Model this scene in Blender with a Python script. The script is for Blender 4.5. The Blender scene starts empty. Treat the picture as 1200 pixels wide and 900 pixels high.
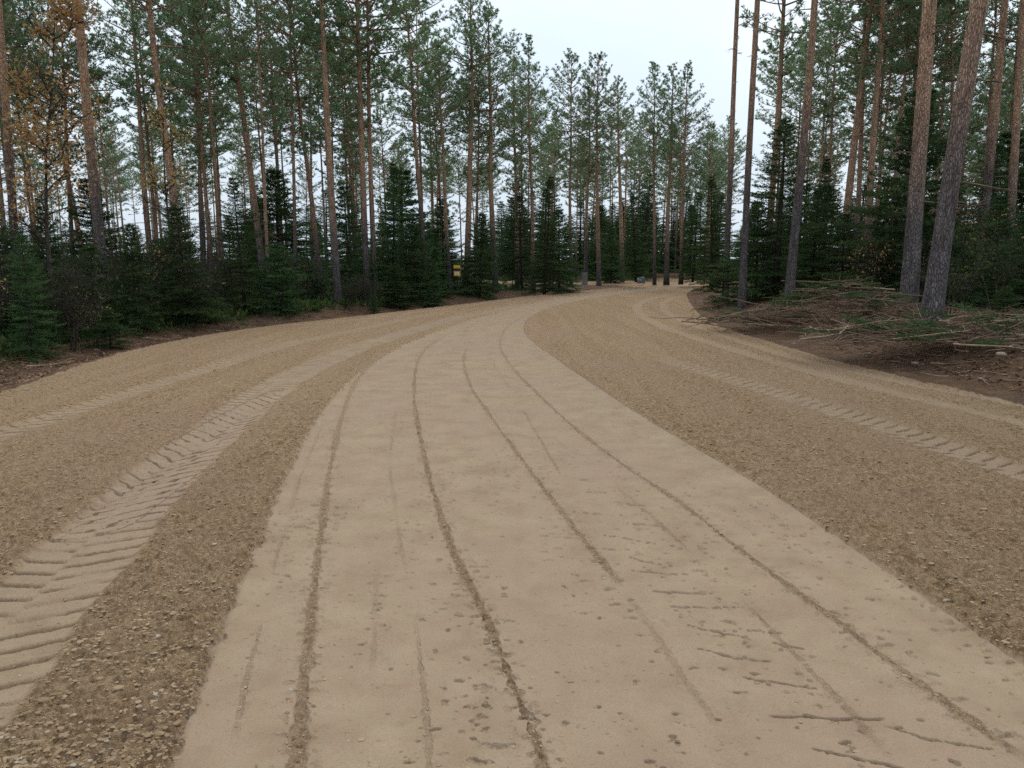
import bpy, math, random
import numpy as np
from mathutils import Vector, Matrix

scene = bpy.context.scene
COL = scene.collection
R = math.radians
PI = math.pi

# ------------------------------------------------------------------ camera
F = 900.0                      # focal length in pixels of the 1200 px wide photograph
CAM_H = 1.7
PITCH = math.atan(147.0 / 900.0)
SP, CP = math.sin(PITCH), math.cos(PITCH)

cam_d = bpy.data.cameras.new("camera")
cam_d.sensor_width = 36.0
cam_d.lens = 36.0 * F / 1200.0
cam_d.clip_start = 0.05
cam_d.clip_end = 4000
cam = bpy.data.objects.new("camera", cam_d)
COL.objects.link(cam)
cam.location = (0, 0, CAM_H)
cam.rotation_euler = (R(90) - PITCH, 0, 0)
scene.camera = cam


def ray(u, v):
    du, dv = (u - 600) / F, (v - 450) / F
    return np.array([du, CP - SP * dv, -(SP + CP * dv)])


def ground_pt(u, v, z=0.0):
    d = ray(u, v)
    t = (z - CAM_H) / d[2]
    return np.array([d[0] * t, d[1] * t])


def gp(pts):
    return np.array([ground_pt(u, v) for u, v in pts])


# ------------------------------------------------------------------ numpy noise
_rs = np.random.RandomState(7)
_perm = np.concatenate([_rs.permutation(4096)] * 2).astype(np.int32)
_gang = _rs.rand(4096) * 2 * PI
_gx, _gy = np.cos(_gang), np.sin(_gang)


def perlin(x, y):
    xi = np.floor(x).astype(np.int64); yi = np.floor(y).astype(np.int64)
    xf = x - xi; yf = y - yi
    u = xf * xf * xf * (xf * (xf * 6 - 15) + 10); v = yf * yf * yf * (yf * (yf * 6 - 15) + 10)

    def g(ix, iy, dx, dy):
        h = _perm[(_perm[ix & 4095] + iy) & 4095]
        return _gx[h] * dx + _gy[h] * dy
    a = g(xi, yi, xf, yf); b = g(xi + 1, yi, xf - 1, yf)
    c = g(xi, yi + 1, xf, yf - 1); d = g(xi + 1, yi + 1, xf - 1, yf - 1)
    return (a + u * (b - a)) * (1 - v) + (c + u * (d - c)) * v * 1.0


def fbm(x, y, octs=3, s=1.0):
    o = 0; a = 1.0
    for i in range(octs):
        o = o + a * perlin(x * s + 17.3 * i, y * s - 9.1 * i)
        a *= 0.5; s *= 2.03
    return o


def sstep(a, b, x):
    t = np.clip((x - a) / (b - a), 0, 1)
    return t * t * (3 - 2 * t)


# ------------------------------------------------------------------ road layout (ground plan, metres)
def smooth_line(P, n=6):
    P = np.asarray(P, float)
    Q = np.vstack([2 * P[0] - P[1], P, 2 * P[-1] - P[-2]])
    out = []
    for i in range(1, len(Q) - 2):
        p0, p1, p2, p3 = Q[i - 1], Q[i], Q[i + 1], Q[i + 2]
        for k in range(n):
            t = k / n
            out.append(0.5 * (2 * p1 + (p2 - p0) * t + (2 * p0 - 5 * p1 + 4 * p2 - p3) * t * t + (3 * p1 - p0 - 3 * p2 + p3) * t ** 3))
    out.append(P[-1])
    return np.array(out)


def back(P, d):
    """Extend a line backwards past its first point by d metres."""
    v = P[0] - P[1]
    v = v / np.linalg.norm(v)
    return np.vstack([P[0] + v * d, P])


edge_l = gp([(0, 462), (60, 440), (150, 412), (240, 393), (330, 380), (420, 370), (500, 361), (560, 354), (620, 346.5), (680, 340.5), (730, 336), (757, 333.6)])
edge_l = smooth_line(back(edge_l, 40), 4)
edge_r = gp([(1200, 474), (1120, 456), (1040, 438), (960, 418), (900, 400), (860, 388), (830, 375), (814, 362), (806, 350), (806, 343), (818, 337), (840, 332.5)])
edge_r = smooth_line(back(edge_r, 40), 4)
# far branch: behind the berm to the left, and the main road leaving to the right behind the trees
pl = edge_l[-1]; pr = edge_r[-1]
road_poly = np.vstack([edge_l, [[pl[0] + .3, pl[1] + 1.6]], gp([(735, 332.6), (690, 332.4), (640, 332.2), (560, 332.2)]), gp([(560, 329.6), (640, 329.5), (720, 329.2), (780, 328.8), (840, 328.5), (900, 328.6)]), [[40, 62], [60, 50], [59, 44], [40, 55], [26, 56]], edge_r[::-1]])

strip_l = smooth_line(back(gp([(195, 900), (250, 760), (300, 640), (335, 560), (365, 500), (400, 455), (440, 422), (490, 397), (540, 378), (600, 361), (660, 349), (720, 341), (775, 335.5), (825, 330.5)]), 6), 4)
strip_r = smooth_line(back(gp([(1200, 775), (1100, 708), (1000, 640), (900, 575), (800, 515), (720, 465), (660, 425), (625, 401), (614, 385), (623, 370), (650, 358.5), (700, 348.5), (760, 340.5), (825, 333.5)]), 6), 4)
strip_poly = np.vstack([strip_l, strip_r[::-1]])


def line_coords(X, Y, L, want_s=True):
    """Signed offset and arc length of each point against a polyline."""
    best = np.full(X.shape, 1e9); sd = np.zeros(X.shape); ss = np.zeros(X.shape)
    acc = 0.0
    for i in range(len(L) - 1):
        a = L[i]; b = L[i + 1]; v = b - a; l = np.hypot(*v)
        if l < 1e-6:
            continue
        t = ((X - a[0]) * v[0] + (Y - a[1]) * v[1]) / (l * l)
        tc = np.clip(t, 0, 1)
        dx = X - (a[0] + tc * v[0]); dy = Y - (a[1] + tc * v[1])
        d = dx * dx + dy * dy
        m = d < best
        best = np.where(m, d, best)
        sg = np.sign(v[0] * (Y - a[1]) - v[1] * (X - a[0]))
        sd = np.where(m, sg * np.sqrt(d), sd)
        ss = np.where(m, acc + tc * l, ss)
        acc += l
    return sd, ss


def inside(X, Y, P):
    c = np.zeros(X.shape, bool)
    j = len(P) - 1
    for i in range(len(P)):
        xi, yi = P[i]; xj, yj = P[j]
        if yi != yj:
            c ^= ((yi > Y) != (yj > Y)) & (X < (xj - xi) * (Y - yi) / (yj - yi) + xi)
        j = i
    return c


def poly_sd(X, Y, P):
    d, _ = line_coords(X, Y, np.vstack([P, P[:1]]))
    return np.where(inside(X, Y, P), np.abs(d), -np.abs(d))


# wheel tracks: photograph points, half width in metres, kind
TRACKS = [
    ([(-260, 1010), (-90, 850), (0, 755), (65, 688), (130, 618), (200, 550), (258, 501), (310, 462), (370, 427), (435, 402), (500, 382), (560, 367.5), (620, 355)], .30, 'cleat'),
    ([(-120, 545), (0, 507), (100, 476), (180, 451), (260, 427), (330, 406), (400, 390), (470, 375), (540, 362)], .20, 'cleat'),
    ([(1320, 592), (1195, 552), (1100, 521), (1000, 487), (900, 457), (800, 428), (740, 408)], .22, 'cleat'),
    ([(1330, 530), (1195, 494), (1000, 449), (880, 416), (800, 391), (765, 377), (748, 365), (752, 354), (785, 345), (820, 338)], .17, 'flat'),
    ([(1330, 505), (1195, 474), (1040, 445), (920, 416), (840, 391), (792, 372), (778, 361), (782, 352), (805, 345)], .13, 'flat'),
    ([(330, 382), (420, 374), (500, 364.5), (580, 354), (650, 345.5)], .13, 'flat'),
    ([(100, 610), (180, 556), (240, 520), (290, 488), (340, 462)], .10, 'cleat'),
]
TRACKS = [(smooth_line(back(gp(p), 7) if not 0 < p[0][0] < 1200 else gp(p), 4), w, k) for p, w, k in TRACKS]
LINES = [
    ([(505, 960), (497, 800), (480, 690), (462, 590), (458, 520), (470, 455)], .014, .42),
    ([(250, 960), (290, 790), (325, 650), (352, 560), (385, 480)], .014, .40),
    ([(1060, 900), (960, 790), (860, 690), (760, 600), (690, 545), (630, 495)], .016, .45),
    ([(660, 560), (625, 500), (598, 455), (578, 425), (570, 405)], .012, .5),
    ([(335, 960), (345, 900), (360, 760), (374, 640), (385, 560), (400, 490), (420, 442), (455, 408), (490, 392)], .030, .8),
    ([(668, 960), (640, 895), (600, 790), (560, 700), (530, 640), (506, 570), (490, 500), (485, 450), (495, 412), (530, 388)], .023, .95),
    ([(735, 690), (690, 636), (650, 587), (610, 535), (570, 480), (551, 450), (543, 420), (549, 402)], .022, .8),
    ([(1230, 905), (1100, 812), (1010, 745), (950, 701), (880, 650), (800, 590), (740, 550), (680, 505), (630, 460), (597, 425), (586, 402), (595, 382), (620, 367)], .024, .8),
    ([(900, 960), (850, 860), (790, 770), (740, 700), (690, 630)], .016, .35),
    ([(440, 960), (437, 800), (440, 690), (445, 600)], .02, .3),
]
LINES = [(smooth_line(gp(p), 4), w, a) for p, w, a in LINES]

# curved scuffs in the rolled sand
_r = random.Random(5)
SCUFFS = []
for (u, v, L) in [(700, 600, .22), (735, 628, .2), (760, 612, .2), (715, 640, .2), (765, 655, .25), (800, 690, .22), (825, 707, .25), (775, 668, .2), (860, 765, .22), (915, 795, .2), (925, 752, .15),
                  (965, 835, .26), (1020, 885, .28), (1105, 862, .2), (890, 735, .16), (740, 590, .18), (700, 575, .18), (680, 560, .16), (985, 715, .15), (840, 735, .2)]:
    p = ground_pt(u, v)
    a = R(_r.uniform(-32, -2))
    n = 9; L *= _r.uniform(.6, 1.3); bend = _r.uniform(-.06, .16); jt = .011
    pts = []
    for k in range(n):
        t = k / (n - 1) - .5
        pts.append([p[0] + math.cos(a) * t * L * 1.6 + _r.uniform(-jt, jt), p[1] + math.sin(a) * t * L * 1.6 + bend * L * (t * t) * 4 + _r.uniform(-jt, jt) * .7])
    SCUFFS.append(np.array(pts))


def terrain_low(X, Y):
    """Large shapes only: verge, ditch, forest floor (used for placing things too)."""
    sd = poly_sd(X, Y, road_poly)
    dl, _ = line_coords(X, Y, edge_l, False)
    dr, _ = line_coords(X, Y, edge_r, False)
    out = np.maximum(-sd, 0)
    right = np.abs(dr) < np.abs(dl)
    left_h = -.22 * sstep(.05, .6, out) + .30 * sstep(.9, 3.2, out)
    right_h = .02 * sstep(0, .3, out) + .42 * sstep(.2, 2.6, out) + .12 * sstep(3, 7, out)
    h = np.where(right, right_h, left_h)
    h = h + .10 * sstep(1.5, 5, out) * fbm(X, Y, 2, .35)
    h = h + .03 * fbm(X, Y, 2, .22) * sstep(0, 1, sd)
    return h, sd, out, right


def terrain(X, Y, spacing):
    h, sd, out, right = terrain_low(X, Y)
    wob = fbm(X, Y, 3, 3.0) * .06
    road = sstep(-.05, .05, sd + wob * .6)
    ssd = poly_sd(X, Y, strip_poly)
    smooth = sstep(-.012, .016, ssd + fbm(X, Y, 4, 9.0) * np.where(np.abs(line_coords(X, Y, strip_r)[0]) < .4, .014, .07)) * road
    fine = np.clip(1.4 - spacing / .035, 0, 1)          # fades fine relief where the mesh gets coarse
    mid = np.clip(1.4 - spacing / .12, 0, 1)
    phase = np.zeros_like(X); tmask = np.zeros_like(X)
    track = np.zeros_like(X); groove = np.zeros_like(X); press = np.zeros_like(X)
    for L, w, kind in TRACKS:
        m0 = (X > L[:, 0].min() - 1) & (X < L[:, 0].max() + 1) & (Y > L[:, 1].min() - 1) & (Y < L[:, 1].max() + 1)
        if not m0.any(): continue
        x = X[m0]; y = Y[m0]
        d, s = line_coords(x, y, L)
        wv = w * (1 + .18 * perlin(s * 1.1, s * 0 + w * 50))
        m = 1 - sstep(wv - .035, wv + .03, np.abs(d) + fbm(x, y, 2, 6.0) * .035)
        tot = s.max()
        m *= sstep(0, .6, s) * (1 - sstep(tot - 3, tot, s))
        track[m0] = np.maximum(track[m0], m * (.80 if w > .25 else .62 if kind == 'cleat' else .6))
        if kind == 'cleat':
            sp = .165 if w > .25 else .19
            off = d - .22 * w
            ao = np.sqrt(off * off + .0012)
            ph = s / sp - ao * np.where(off > 0, 1.7, 1.9) / (w / .3) + .16 * perlin(x * 2.2, y * 2.2) + .05 * perlin(x * 9, y * 9)
            ph = np.where(off > 0, ph * 1.0 + .5, ph)
            near = np.abs(d) < w + .25
            phase[m0] = np.where(near, ph, phase[m0])
            tmask[m0] = np.maximum(tmask[m0], m * sstep(-.55, -.1, fbm(x, y, 3, 1.9)) * sstep(.004, .03, np.abs(off)))
            fr = ph - np.floor(ph)
            g = np.exp(-((fr - .5) / .06) ** 2)
            lip = np.exp(-((fr - .66) / .10) ** 2) - .6 * np.exp(-((fr - .30) / .16) ** 2)
            fd = np.clip(1.5 - spacing[m0] / .06, 0, 1)
            press[m0] += m * (-.014 + fd * (-.013 * g + .006 * lip))
        else:
            press[m0] += m * -.016 + (1 - sstep(0, .06, np.abs(np.abs(d) - w - .05))) * .012 * np.minimum(1, m * 0 + 1) * sstep(0, .6, s) * (1 - sstep(tot - 3, tot, s))
    line = np.zeros_like(X)
    for L, w, a in LINES:
        m0 = (X > L[:, 0].min() - .5) & (X < L[:, 0].max() + .5) & (Y > L[:, 1].min() - .5) & (Y < L[:, 1].max() + .5)
        if not m0.any(): continue
        x = X[m0]; y = Y[m0]
        d, s = line_coords(x, y, L)
        wv = w * (.75 + .9 * fbm(s * 1.3, s * 0 + a * 31, 2))
        d = d + .012 * fbm(s * 1.7, s * 0 + 3, 2)
        wv = np.maximum(wv, .007) + fbm(x, y, 3, 16.0) * .016
        wv = np.maximum(wv, spacing[m0] * .12)
        m = (1 - sstep(wv * .5, wv * 1.3, np.abs(d))) * a
        brk = sstep(-.35, .05, fbm(s * .9, s * 0 + 7 * a, 2) + a - .5 + (.45 if a > .7 else 0))
        tot = s.max()
        m *= brk * sstep(0, .3, s) * (1 - sstep(tot - 1.5, tot, s))
        m *= np.where(spacing[m0] < .03, sstep(-.42, -.05, fbm(x, y, 3, 22.0) + .25 * a), 1)
        halo = np.exp(-(d / (w * 2.6)) ** 2) * sstep(.12, .42, fbm(x, y, 3, 17.0)) * a * brk * .75
        m = np.maximum(m, halo * sstep(0, .3, s) * (1 - sstep(tot - 1.5, tot, s)))
        line[m0] = np.maximum(line[m0], m)
    scuff = np.zeros_like(X)
    for L in SCUFFS:
        m0 = (X > L[:, 0].min() - .1) & (X < L[:, 0].max() + .1) & (Y > L[:, 1].min() - .1) & (Y < L[:, 1].max() + .1)
        if m0.any():
            d, s = line_coords(X[m0], Y[m0], L)
            tt = s / max(s.max(), 1e-6)
            wd = (.0034 * np.sin(PI * np.clip(tt, 0, 1)) ** .6 + .0012) * np.clip(1 + 1.6 * fbm(X[m0], Y[m0], 2, 16.0), .25, 2.2)
            g = np.exp(-(d / wd) ** 2) * sstep(0, .1, tt) * (1 - sstep(.9, 1, tt))
            scuff[m0] = np.maximum(scuff[m0], g)
    # dents left by clods and stones in the rolled sand
    dn = fbm(X * .75, Y * 1.25, 3, 17.0) + .42 * fbm(X * 1.6, Y * .35, 2, 1.6)
    dent = sstep(.40, .64, dn) * np.clip(.75 + .9 * fbm(X, Y, 2, 35.0), 0, 1)
    loose = road * (1 - np.maximum(smooth, track))
    lrough = np.clip(np.maximum(loose, line * .9 + dent * .3 * smooth), 0, 1)
    n1 = fbm(X, Y, 2, 7.0)
    n2 = np.abs(perlin(X * 19, Y * 19)); n3 = np.abs(perlin(X * 37 + 5, Y * 37)); n4 = perlin(X * 75, Y * 75)
    n5 = np.abs(perlin(X * 11 + 3, Y * 11 + perlin(X * 6, Y * 6) * .6))
    rough = (n1 * .016 * mid + (.35 - n5) * .036 * mid + ((.35 - n2) * .034 + (.3 - n3) * .024 + n4 * .010) * fine)
    soil = (1 - road) * (1 - sstep(1.3, 3.4, out + fbm(X, Y, 3, .9) * 1.2 + np.where(right, -2.6, -.2)))
    forest = (1 - road) * (1 - soil)
    srough = fbm(X, Y, 3, 2.2) * .05 * mid + (.3 - np.abs(perlin(X * 11, Y * 11))) * .05 * mid + perlin(X * 30, Y * 30) * .012 * fine
    z = h + rough * lrough + road * press * mid
    z += (1 - road) * srough
    z -= .014 * smooth
    z += smooth * (fbm(X, Y, 2, 3.0) * .004 + perlin(X * 28, Y * 28) * .0016 * fine - dent * .016 * fine)
    z += -.012 * line * mid - .022 * scuff * fine
    z += smooth * .010 * np.exp(-((ssd - .03) / .03) ** 2)
    global LAST_TREAD
    LAST_TREAD = (phase, tmask)
    return z, loose, soil, forest, np.clip(np.maximum(np.maximum(line, scuff * .55), np.maximum(groove * .0, dent * .42 * smooth)), 0, 1), road, sd


# ------------------------------------------------------------------ materials
def new_mat(name):
    m = bpy.data.materials.new(name)
    m.use_nodes = True
    nt = m.node_tree
    for n in list(nt.nodes):
        nt.nodes.remove(n)
    out = nt.nodes.new('ShaderNodeOutputMaterial')
    return m, nt, out


class NT:
    def __init__(self, nt): self.nt = nt
    def n(self, t, **k):
        x = self.nt.nodes.new(t)
        for a, b in k.items():
            if a.startswith('i_'):
                x.inputs[int(a[2:]) if a[2:].isdigit() else a[2:]].default_value = b
            else:
                setattr(x, a, b)
        return x
    def l(self, a, b): self.nt.links.new(a, b)
    def noise(self, vec, scale, detail=4, rough=.55):
        x = self.n('ShaderNodeTexNoise'); x.inputs['Scale'].default_value = scale; x.inputs['Detail'].default_value = detail; x.inputs['Roughness'].default_value = rough
        if vec: self.l(vec, x.inputs['Vector'])
        return x.outputs['Fac']
    def mix(self, fac, a, b, mode='MIX'):
        x = self.n('ShaderNodeMix', data_type='RGBA', blend_type=mode)
        for s, v in ((x.inputs[0], fac), (x.inputs[6], a), (x.inputs[7], b)):
            if isinstance(v, (int, float)): s.default_value = v
            elif isinstance(v, tuple): s.default_value = (*v, 1)
            else: self.l(v, s)
        return x.outputs[2]
    def math(self, op, a, b=None, c=None, clamp=False):
        x = self.n('ShaderNodeMath', operation=op, use_clamp=clamp)
        for i, v in enumerate((a, b, c)):
            if v is None: continue
            if isinstance(v, (int, float)): x.inputs[i].default_value = v
            else: self.l(v, x.inputs[i])
        return x.outputs[0]
    def ramp(self, fac, stops):
        x = self.n('ShaderNodeValToRGB')
        e = x.color_ramp.elements
        while len(e) < len(stops): e.new(.5)
        for k, (p, c) in enumerate(stops):
            e[k].position = p; e[k].color = (*c, 1) if isinstance(c, tuple) else (c, c, c, 1)
        self.l(fac, x.inputs[0])
        return x.outputs[0]


def ground_material():
    m, nt, out = new_mat('soil')
    T = NT(nt)
    pos = T.n('ShaderNodeNewGeometry').outputs['Position']
    at = T.n('ShaderNodeAttribute', attribute_name='cover')
    sep = T.n('ShaderNodeSeparateColor'); T.l(at.outputs['Color'], sep.inputs[0])
    loose, soil, forest = sep.outputs[0], sep.outputs[1], sep.outputs[2]
    line = at.outputs['Alpha']
    big = T.noise(pos, .45, 4); med = T.noise(pos, 3.2, 5, .6); fin = T.noise(pos, 30, 6, .65); grain = T.noise(pos, 160, 3, .6)
    # rolled sand: pinkish beige
    sand = T.ramp(med, [(.3, (.243, .166, .102)), (.5, (.294, .212, .130)), (.72, (.335, .245, .156))])
    sand = T.mix(T.ramp(big, [(.38, 0.0), (.62, .55)]), sand, (.285, .190, .136))
    rd = T.noise(pos, 7, 4, .65)
    sand = T.mix(T.ramp(rd, [(.56, 0.0), (.68, .4)]), sand, (.300, .180, .132))
    sand = T.mix(T.ramp(rd, [(.30, .5), (.42, 0.0)]), sand, (.228, .163, .100))
    # loose graded gravelly sand: yellower and darker
    lo = T.ramp(fin, [(.34, (.125, .072, .034)), (.5, (.33, .206, .106)), (.66, (.475, .33, .195))])
    cl = T.noise(pos, 11, 5, .7)
    lo = T.mix(T.ramp(cl, [(.36, .75), (.47, 0.0)]), lo, (.14, .085, .042))  # dark gaps between clods: crevice shade and moisture painted into the colour
    lo = T.mix(T.ramp(cl, [(.56, 0.0), (.68, .55)]), lo, (.36, .262, .168))
    lo = T.mix(T.ramp(med, [(.4, 0.0), (.7, .35)]), lo, (.29, .19, .115))
    mpl = T.n('ShaderNodeMapping'); T.l(pos, mpl.inputs[0]); mpl.inputs['Scale'].default_value = (2.6, .16, 1)
    streak = T.noise(mpl.outputs[0], 1.0, 4, .6)
    lo = T.mix(T.ramp(streak, [(.42, 0.0), (.62, .5)]), lo, (.37, .248, .146))
    lo = T.mix(T.ramp(big, [(.5, 0.0), (.66, .45)]), lo, (.33, .205, .135))
    sand = T.mix(T.ramp(streak, [(.36, .35), (.5, 0.0)]), sand, (.30, .222, .148))
    fac_l = T.math('MULTIPLY_ADD', T.math('SUBTRACT', fin, .5), .5, T.math('MAXIMUM', loose, T.math('MULTIPLY', line, .8)))
    fac_l = T.ramp(fac_l, [(.2, 0.0), (.8, 1.0)])
    col = T.mix(fac_l, sand, lo)
    # tyre lugs: groove shadow painted into the colour, along with damp crumbly soil
    tr = T.n('ShaderNodeAttribute', attribute_name='tread')
    ts = T.n('ShaderNodeSeparateXYZ'); T.l(tr.outputs['Vector'], ts.inputs[0])
    frc = T.math('FRACT', T.math('MULTIPLY_ADD', T.math('SUBTRACT', med, .5), .12, ts.outputs[0]))
    lug = T.ramp(T.math('ABSOLUTE', T.math('SUBTRACT', frc, .5)), [(.03, 1.0), (.115, 0.0)])
    lug = T.math('MULTIPLY', lug, T.math('MULTIPLY', ts.outputs[1], T.ramp(fin, [(.3, .45), (.55, 1.0)])))
    col = T.mix(T.math('MULTIPLY', lug, .8), col, (.155, .098, .052))
    # verge: bare red brown earth
    so = T.ramp(med, [(.3, (.05, .03, .02)), (.5, (.125, .07, .042)), (.72, (.20, .115, .065))])
    so = T.mix(T.ramp(fin, [(.45, 0.0), (.75, .6)]), so, (.21, .125, .075))
    so = T.mix(T.ramp(big, [(.52, 0.0), (.70, .5)]), so, (.24, .125, .06))
    col = T.mix(T.ramp(T.math('MULTIPLY_ADD', T.math('SUBTRACT', fin, .5), .6, soil), [(.35, 0.0), (.65, 1.0)]), col, so)
    fo = T.ramp(med, [(.3, (.022, .018, .010)), (.48, (.05, .04, .02)), (.62, (.035, .055, .016)), (.78, (.10, .07, .04))])
    fo = T.mix(T.ramp(fin, [(.5, 0.0), (.8, .6)]), fo, (.13, .09, .055))
    col = T.mix(T.ramp(T.math('MULTIPLY_ADD', T.math('SUBTRACT', med, .5), .7, forest), [(.35, 0.0), (.65, 1.0)]), col, fo)
    # speckle of grains
    col = T.mix(T.ramp(grain, [(.35, .25), (.5, 0.0)]), col, (.10, .065, .04))
    col = T.mix(T.ramp(grain, [(.62, 0.0), (.75, .22)]), col, (.55, .45, .34))
    b = T.n('ShaderNodeBsdfPrincipled')
    T.l(col, b.inputs['Base Color']); b.inputs['Roughness'].default_value = .95
    b.inputs['Specular IOR Level'].default_value = .15
    hgt = T.math('ADD', T.math('MULTIPLY', T.noise(pos, 55, 5, .7), T.math('MULTIPLY_ADD', T.math('MAXIMUM', loose, T.math('MAXIMUM', line, T.math('ADD', soil, forest))), .030, .0022)),
                 T.math('MULTIPLY', T.noise(pos, 14, 4, .6), T.math('MULTIPLY_ADD', T.math('MAXIMUM', loose, T.math('ADD', soil, forest)), .05, .003)))
    hgt = T.math('MULTIPLY_ADD', lug, -.016, hgt)
    bp = T.n('ShaderNodeBump'); bp.inputs['Strength'].default_value = 1.0; bp.inputs['Distance'].default_value = 1.0
    T.l(hgt, bp.inputs['Height']); T.l(bp.outputs[0], b.inputs['Normal'])
    T.l(b.outputs[0], out.inputs[0])
    return m


def bark_material(name, low, high, z0, z1):
    m, nt, out = new_mat(name)
    T = NT(nt)
    tc = T.n('ShaderNodeTexCoord').outputs['Object']
    oi = T.n('ShaderNodeObjectInfo').outputs['Random']
    mp = T.n('ShaderNodeMapping'); T.l(tc, mp.inputs[0]); mp.inputs['Scale'].default_value = (1, 1, .28)
    add = T.n('ShaderNodeVectorMath', operation='ADD'); T.l(mp.outputs[0], add.inputs[0])
    cmb = T.n('ShaderNodeCombineXYZ')
    for k in range(3): T.l(T.math('MULTIPLY', oi, 13.0 + 7 * k), cmb.inputs[k])
    T.l(cmb.outputs[0], add.inputs[1])
    v = add.outputs[0]
    n1 = T.noise(v, 14, 5, .65); n2 = T.noise(v, 3, 3)
    vor = T.n('ShaderNodeTexVoronoi', feature='DISTANCE_TO_EDGE'); vor.inputs['Scale'].default_value = 40
    dn = T.n('ShaderNodeTexNoise'); dn.inputs['Scale'].default_value = 9; T.l(v, dn.inputs['Vector'])
    dv_ = T.n('ShaderNodeVectorMath', operation='MULTIPLY_ADD'); T.l(dn.outputs['Color'], dv_.inputs[0]); dv_.inputs[1].default_value = (.05, .05, .05); T.l(v, dv_.inputs[2])
    T.l(dv_.outputs[0], vor.inputs['Vector'])
    crack = T.ramp(vor.outputs['Distance'], [(0, 0.0), (.22, 1.0)])
    sx = T.n('ShaderNodeSeparateXYZ'); T.l(tc, sx.inputs[0])
    zz = T.math('ADD', sx.outputs[2], T.math('ADD', T.math('MULTIPLY', n2, 1.6), T.math('MULTIPLY', oi, 2.2)))
    f = T.n('ShaderNodeMapRange', interpolation_type='SMOOTHSTEP'); T.l(zz, f.inputs[0]); f.inputs[1].default_value = z0; f.inputs[2].default_value = z1
    lo = T.ramp(n1, [(.32, tuple(.45 * c for c in low)), (.55, low), (.75, tuple(1.7 * c for c in low))])
    hi = T.ramp(n1, [(.3, tuple(.5 * c for c in high)), (.55, high), (.78, tuple(1.45 * c for c in high))])
    col = T.mix(f.outputs[0], lo, hi)
    col = T.mix(T.math('MULTIPLY', T.math('SUBTRACT', 1, crack), .38), col, tuple(.45 * c for c in low))
    b = T.n('ShaderNodeBsdfPrincipled'); b.inputs['Roughness'].default_value = .9; b.inputs['Specular IOR Level'].default_value = .2
    T.l(col, b.inputs['Base Color'])
    bp = T.n('ShaderNodeBump'); bp.inputs['Distance'].default_value = .03
    T.l(T.math('ADD', crack, n1), bp.inputs['Height']); T.l(bp.outputs[0], b.inputs['Normal'])
    T.l(b.outputs[0], out.inputs[0])
    return m


def leaf_material(name, cols, trans=.35, scale=2.2, vary=.25):
    m, nt, out = new_mat(name)
    T = NT(nt)
    tc = T.n('ShaderNodeTexCoord').outputs['Object']
    oi = T.n('ShaderNodeObjectInfo').outputs['Random']
    n1 = T.noise(tc, scale, 3); n2 = T.noise(tc, scale * 9, 2)
    f = T.math('ADD', T.math('MULTIPLY', n1, .6), T.math('MULTIPLY', n2, .4))
    col = T.ramp(f, [(.34, cols[0]), (.5, cols[1]), (.66, cols[2])])
    hsv = T.n('ShaderNodeHueSaturation'); T.l(col, hsv.inputs['Color'])
    T.l(T.math('MULTIPLY_ADD', oi, vary * 2, 1 - vary), hsv.inputs['Value'])
    T.l(T.math('MULTIPLY_ADD', oi, .03, .485), hsv.inputs['Hue'])
    d = T.n('ShaderNodeBsdfDiffuse'); T.l(hsv.outputs[0], d.inputs[0])
    t = T.n('ShaderNodeBsdfTranslucent'); T.l(hsv.outputs[0], t.inputs[0])
    mx = T.n('ShaderNodeMixShader'); mx.inputs[0].default_value = trans
    T.l(d.outputs[0], mx.inputs[1]); T.l(t.outputs[0], mx.inputs[2]); T.l(mx.outputs[0], out.inputs[0])
    return m


def plain_material(name, a, b, scale=6, rough=.85):
    m, nt, out = new_mat(name)
    T = NT(nt)
    tc = T.n('ShaderNodeTexCoord').outputs['Object']
    n1 = T.noise(tc, scale, 5, .6)
    col = T.ramp(n1, [(.3, a), (.7, b)])
    p = T.n('ShaderNodeBsdfPrincipled'); p.inputs['Roughness'].default_value = rough; p.inputs['Specular IOR Level'].default_value = .25
    T.l(col, p.inputs['Base Color'])
    bp = T.n('ShaderNodeBump'); bp.inputs['Distance'].default_value = .01
    T.l(T.noise(tc, scale * 4, 4), bp.inputs['Height']); T.l(bp.outputs[0], p.inputs['Normal'])
    T.l(p.outputs[0], out.inputs[0])
    return m


M_SOIL = ground_material()
M_BARK = bark_material('pine_bark', (.15, .128, .124), (.62, .375, .24), 3.0, 7.0)
M_SBARK = bark_material('spruce_bark', (.09, .07, .055), (.10, .075, .055), 4, 9)
M_OBARK = bark_material('shrub_bark', (.12, .095, .075), (.12, .095, .075), 4, 9)
M_PINE = leaf_material('pine_needles', [(.10, .158, .084), (.17, .245, .125), (.235, .31, .165)], .52, 1.2)
M_SPRUCE = leaf_material('spruce_needles', [(.030, .056, .024), (.066, .108, .042), (.125, .172, .075)], .38, 2.0)
M_OAK = leaf_material('dry_leaves', [(.28, .17, .065), (.46, .30, .115), (.58, .43, .20)], .35, 1.5, .1)
M_TAN = leaf_material('pale_dry_leaves', [(.24, .13, .05), (.38, .24, .11), (.52, .38, .22)], .35, 3, .1)
M_GRASS = leaf_material('herb_leaves', [(.03, .06, .02), (.075, .115, .035), (.16, .16, .06)], .3, 1.0, .0)
M_LITTER = leaf_material('leaf_litter', [(.07, .04, .022), (.17, .10, .055), (.42, .31, .21)], .1, 5.0, .0)
M_WOOD = plain_material('dead_wood', (.07, .042, .028), (.22, .145, .095), 9)
M_PALEWOOD = plain_material('pale_wood', (.20, .135, .085), (.40, .29, .195), 8)
M_STONE = plain_material('stone', (.24, .20, .15), (.42, .35, .27), 14)
M_BLUESTONE = plain_material('boulder_stone', (.17, .20, .22), (.30, .34, .36), 5)
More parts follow.
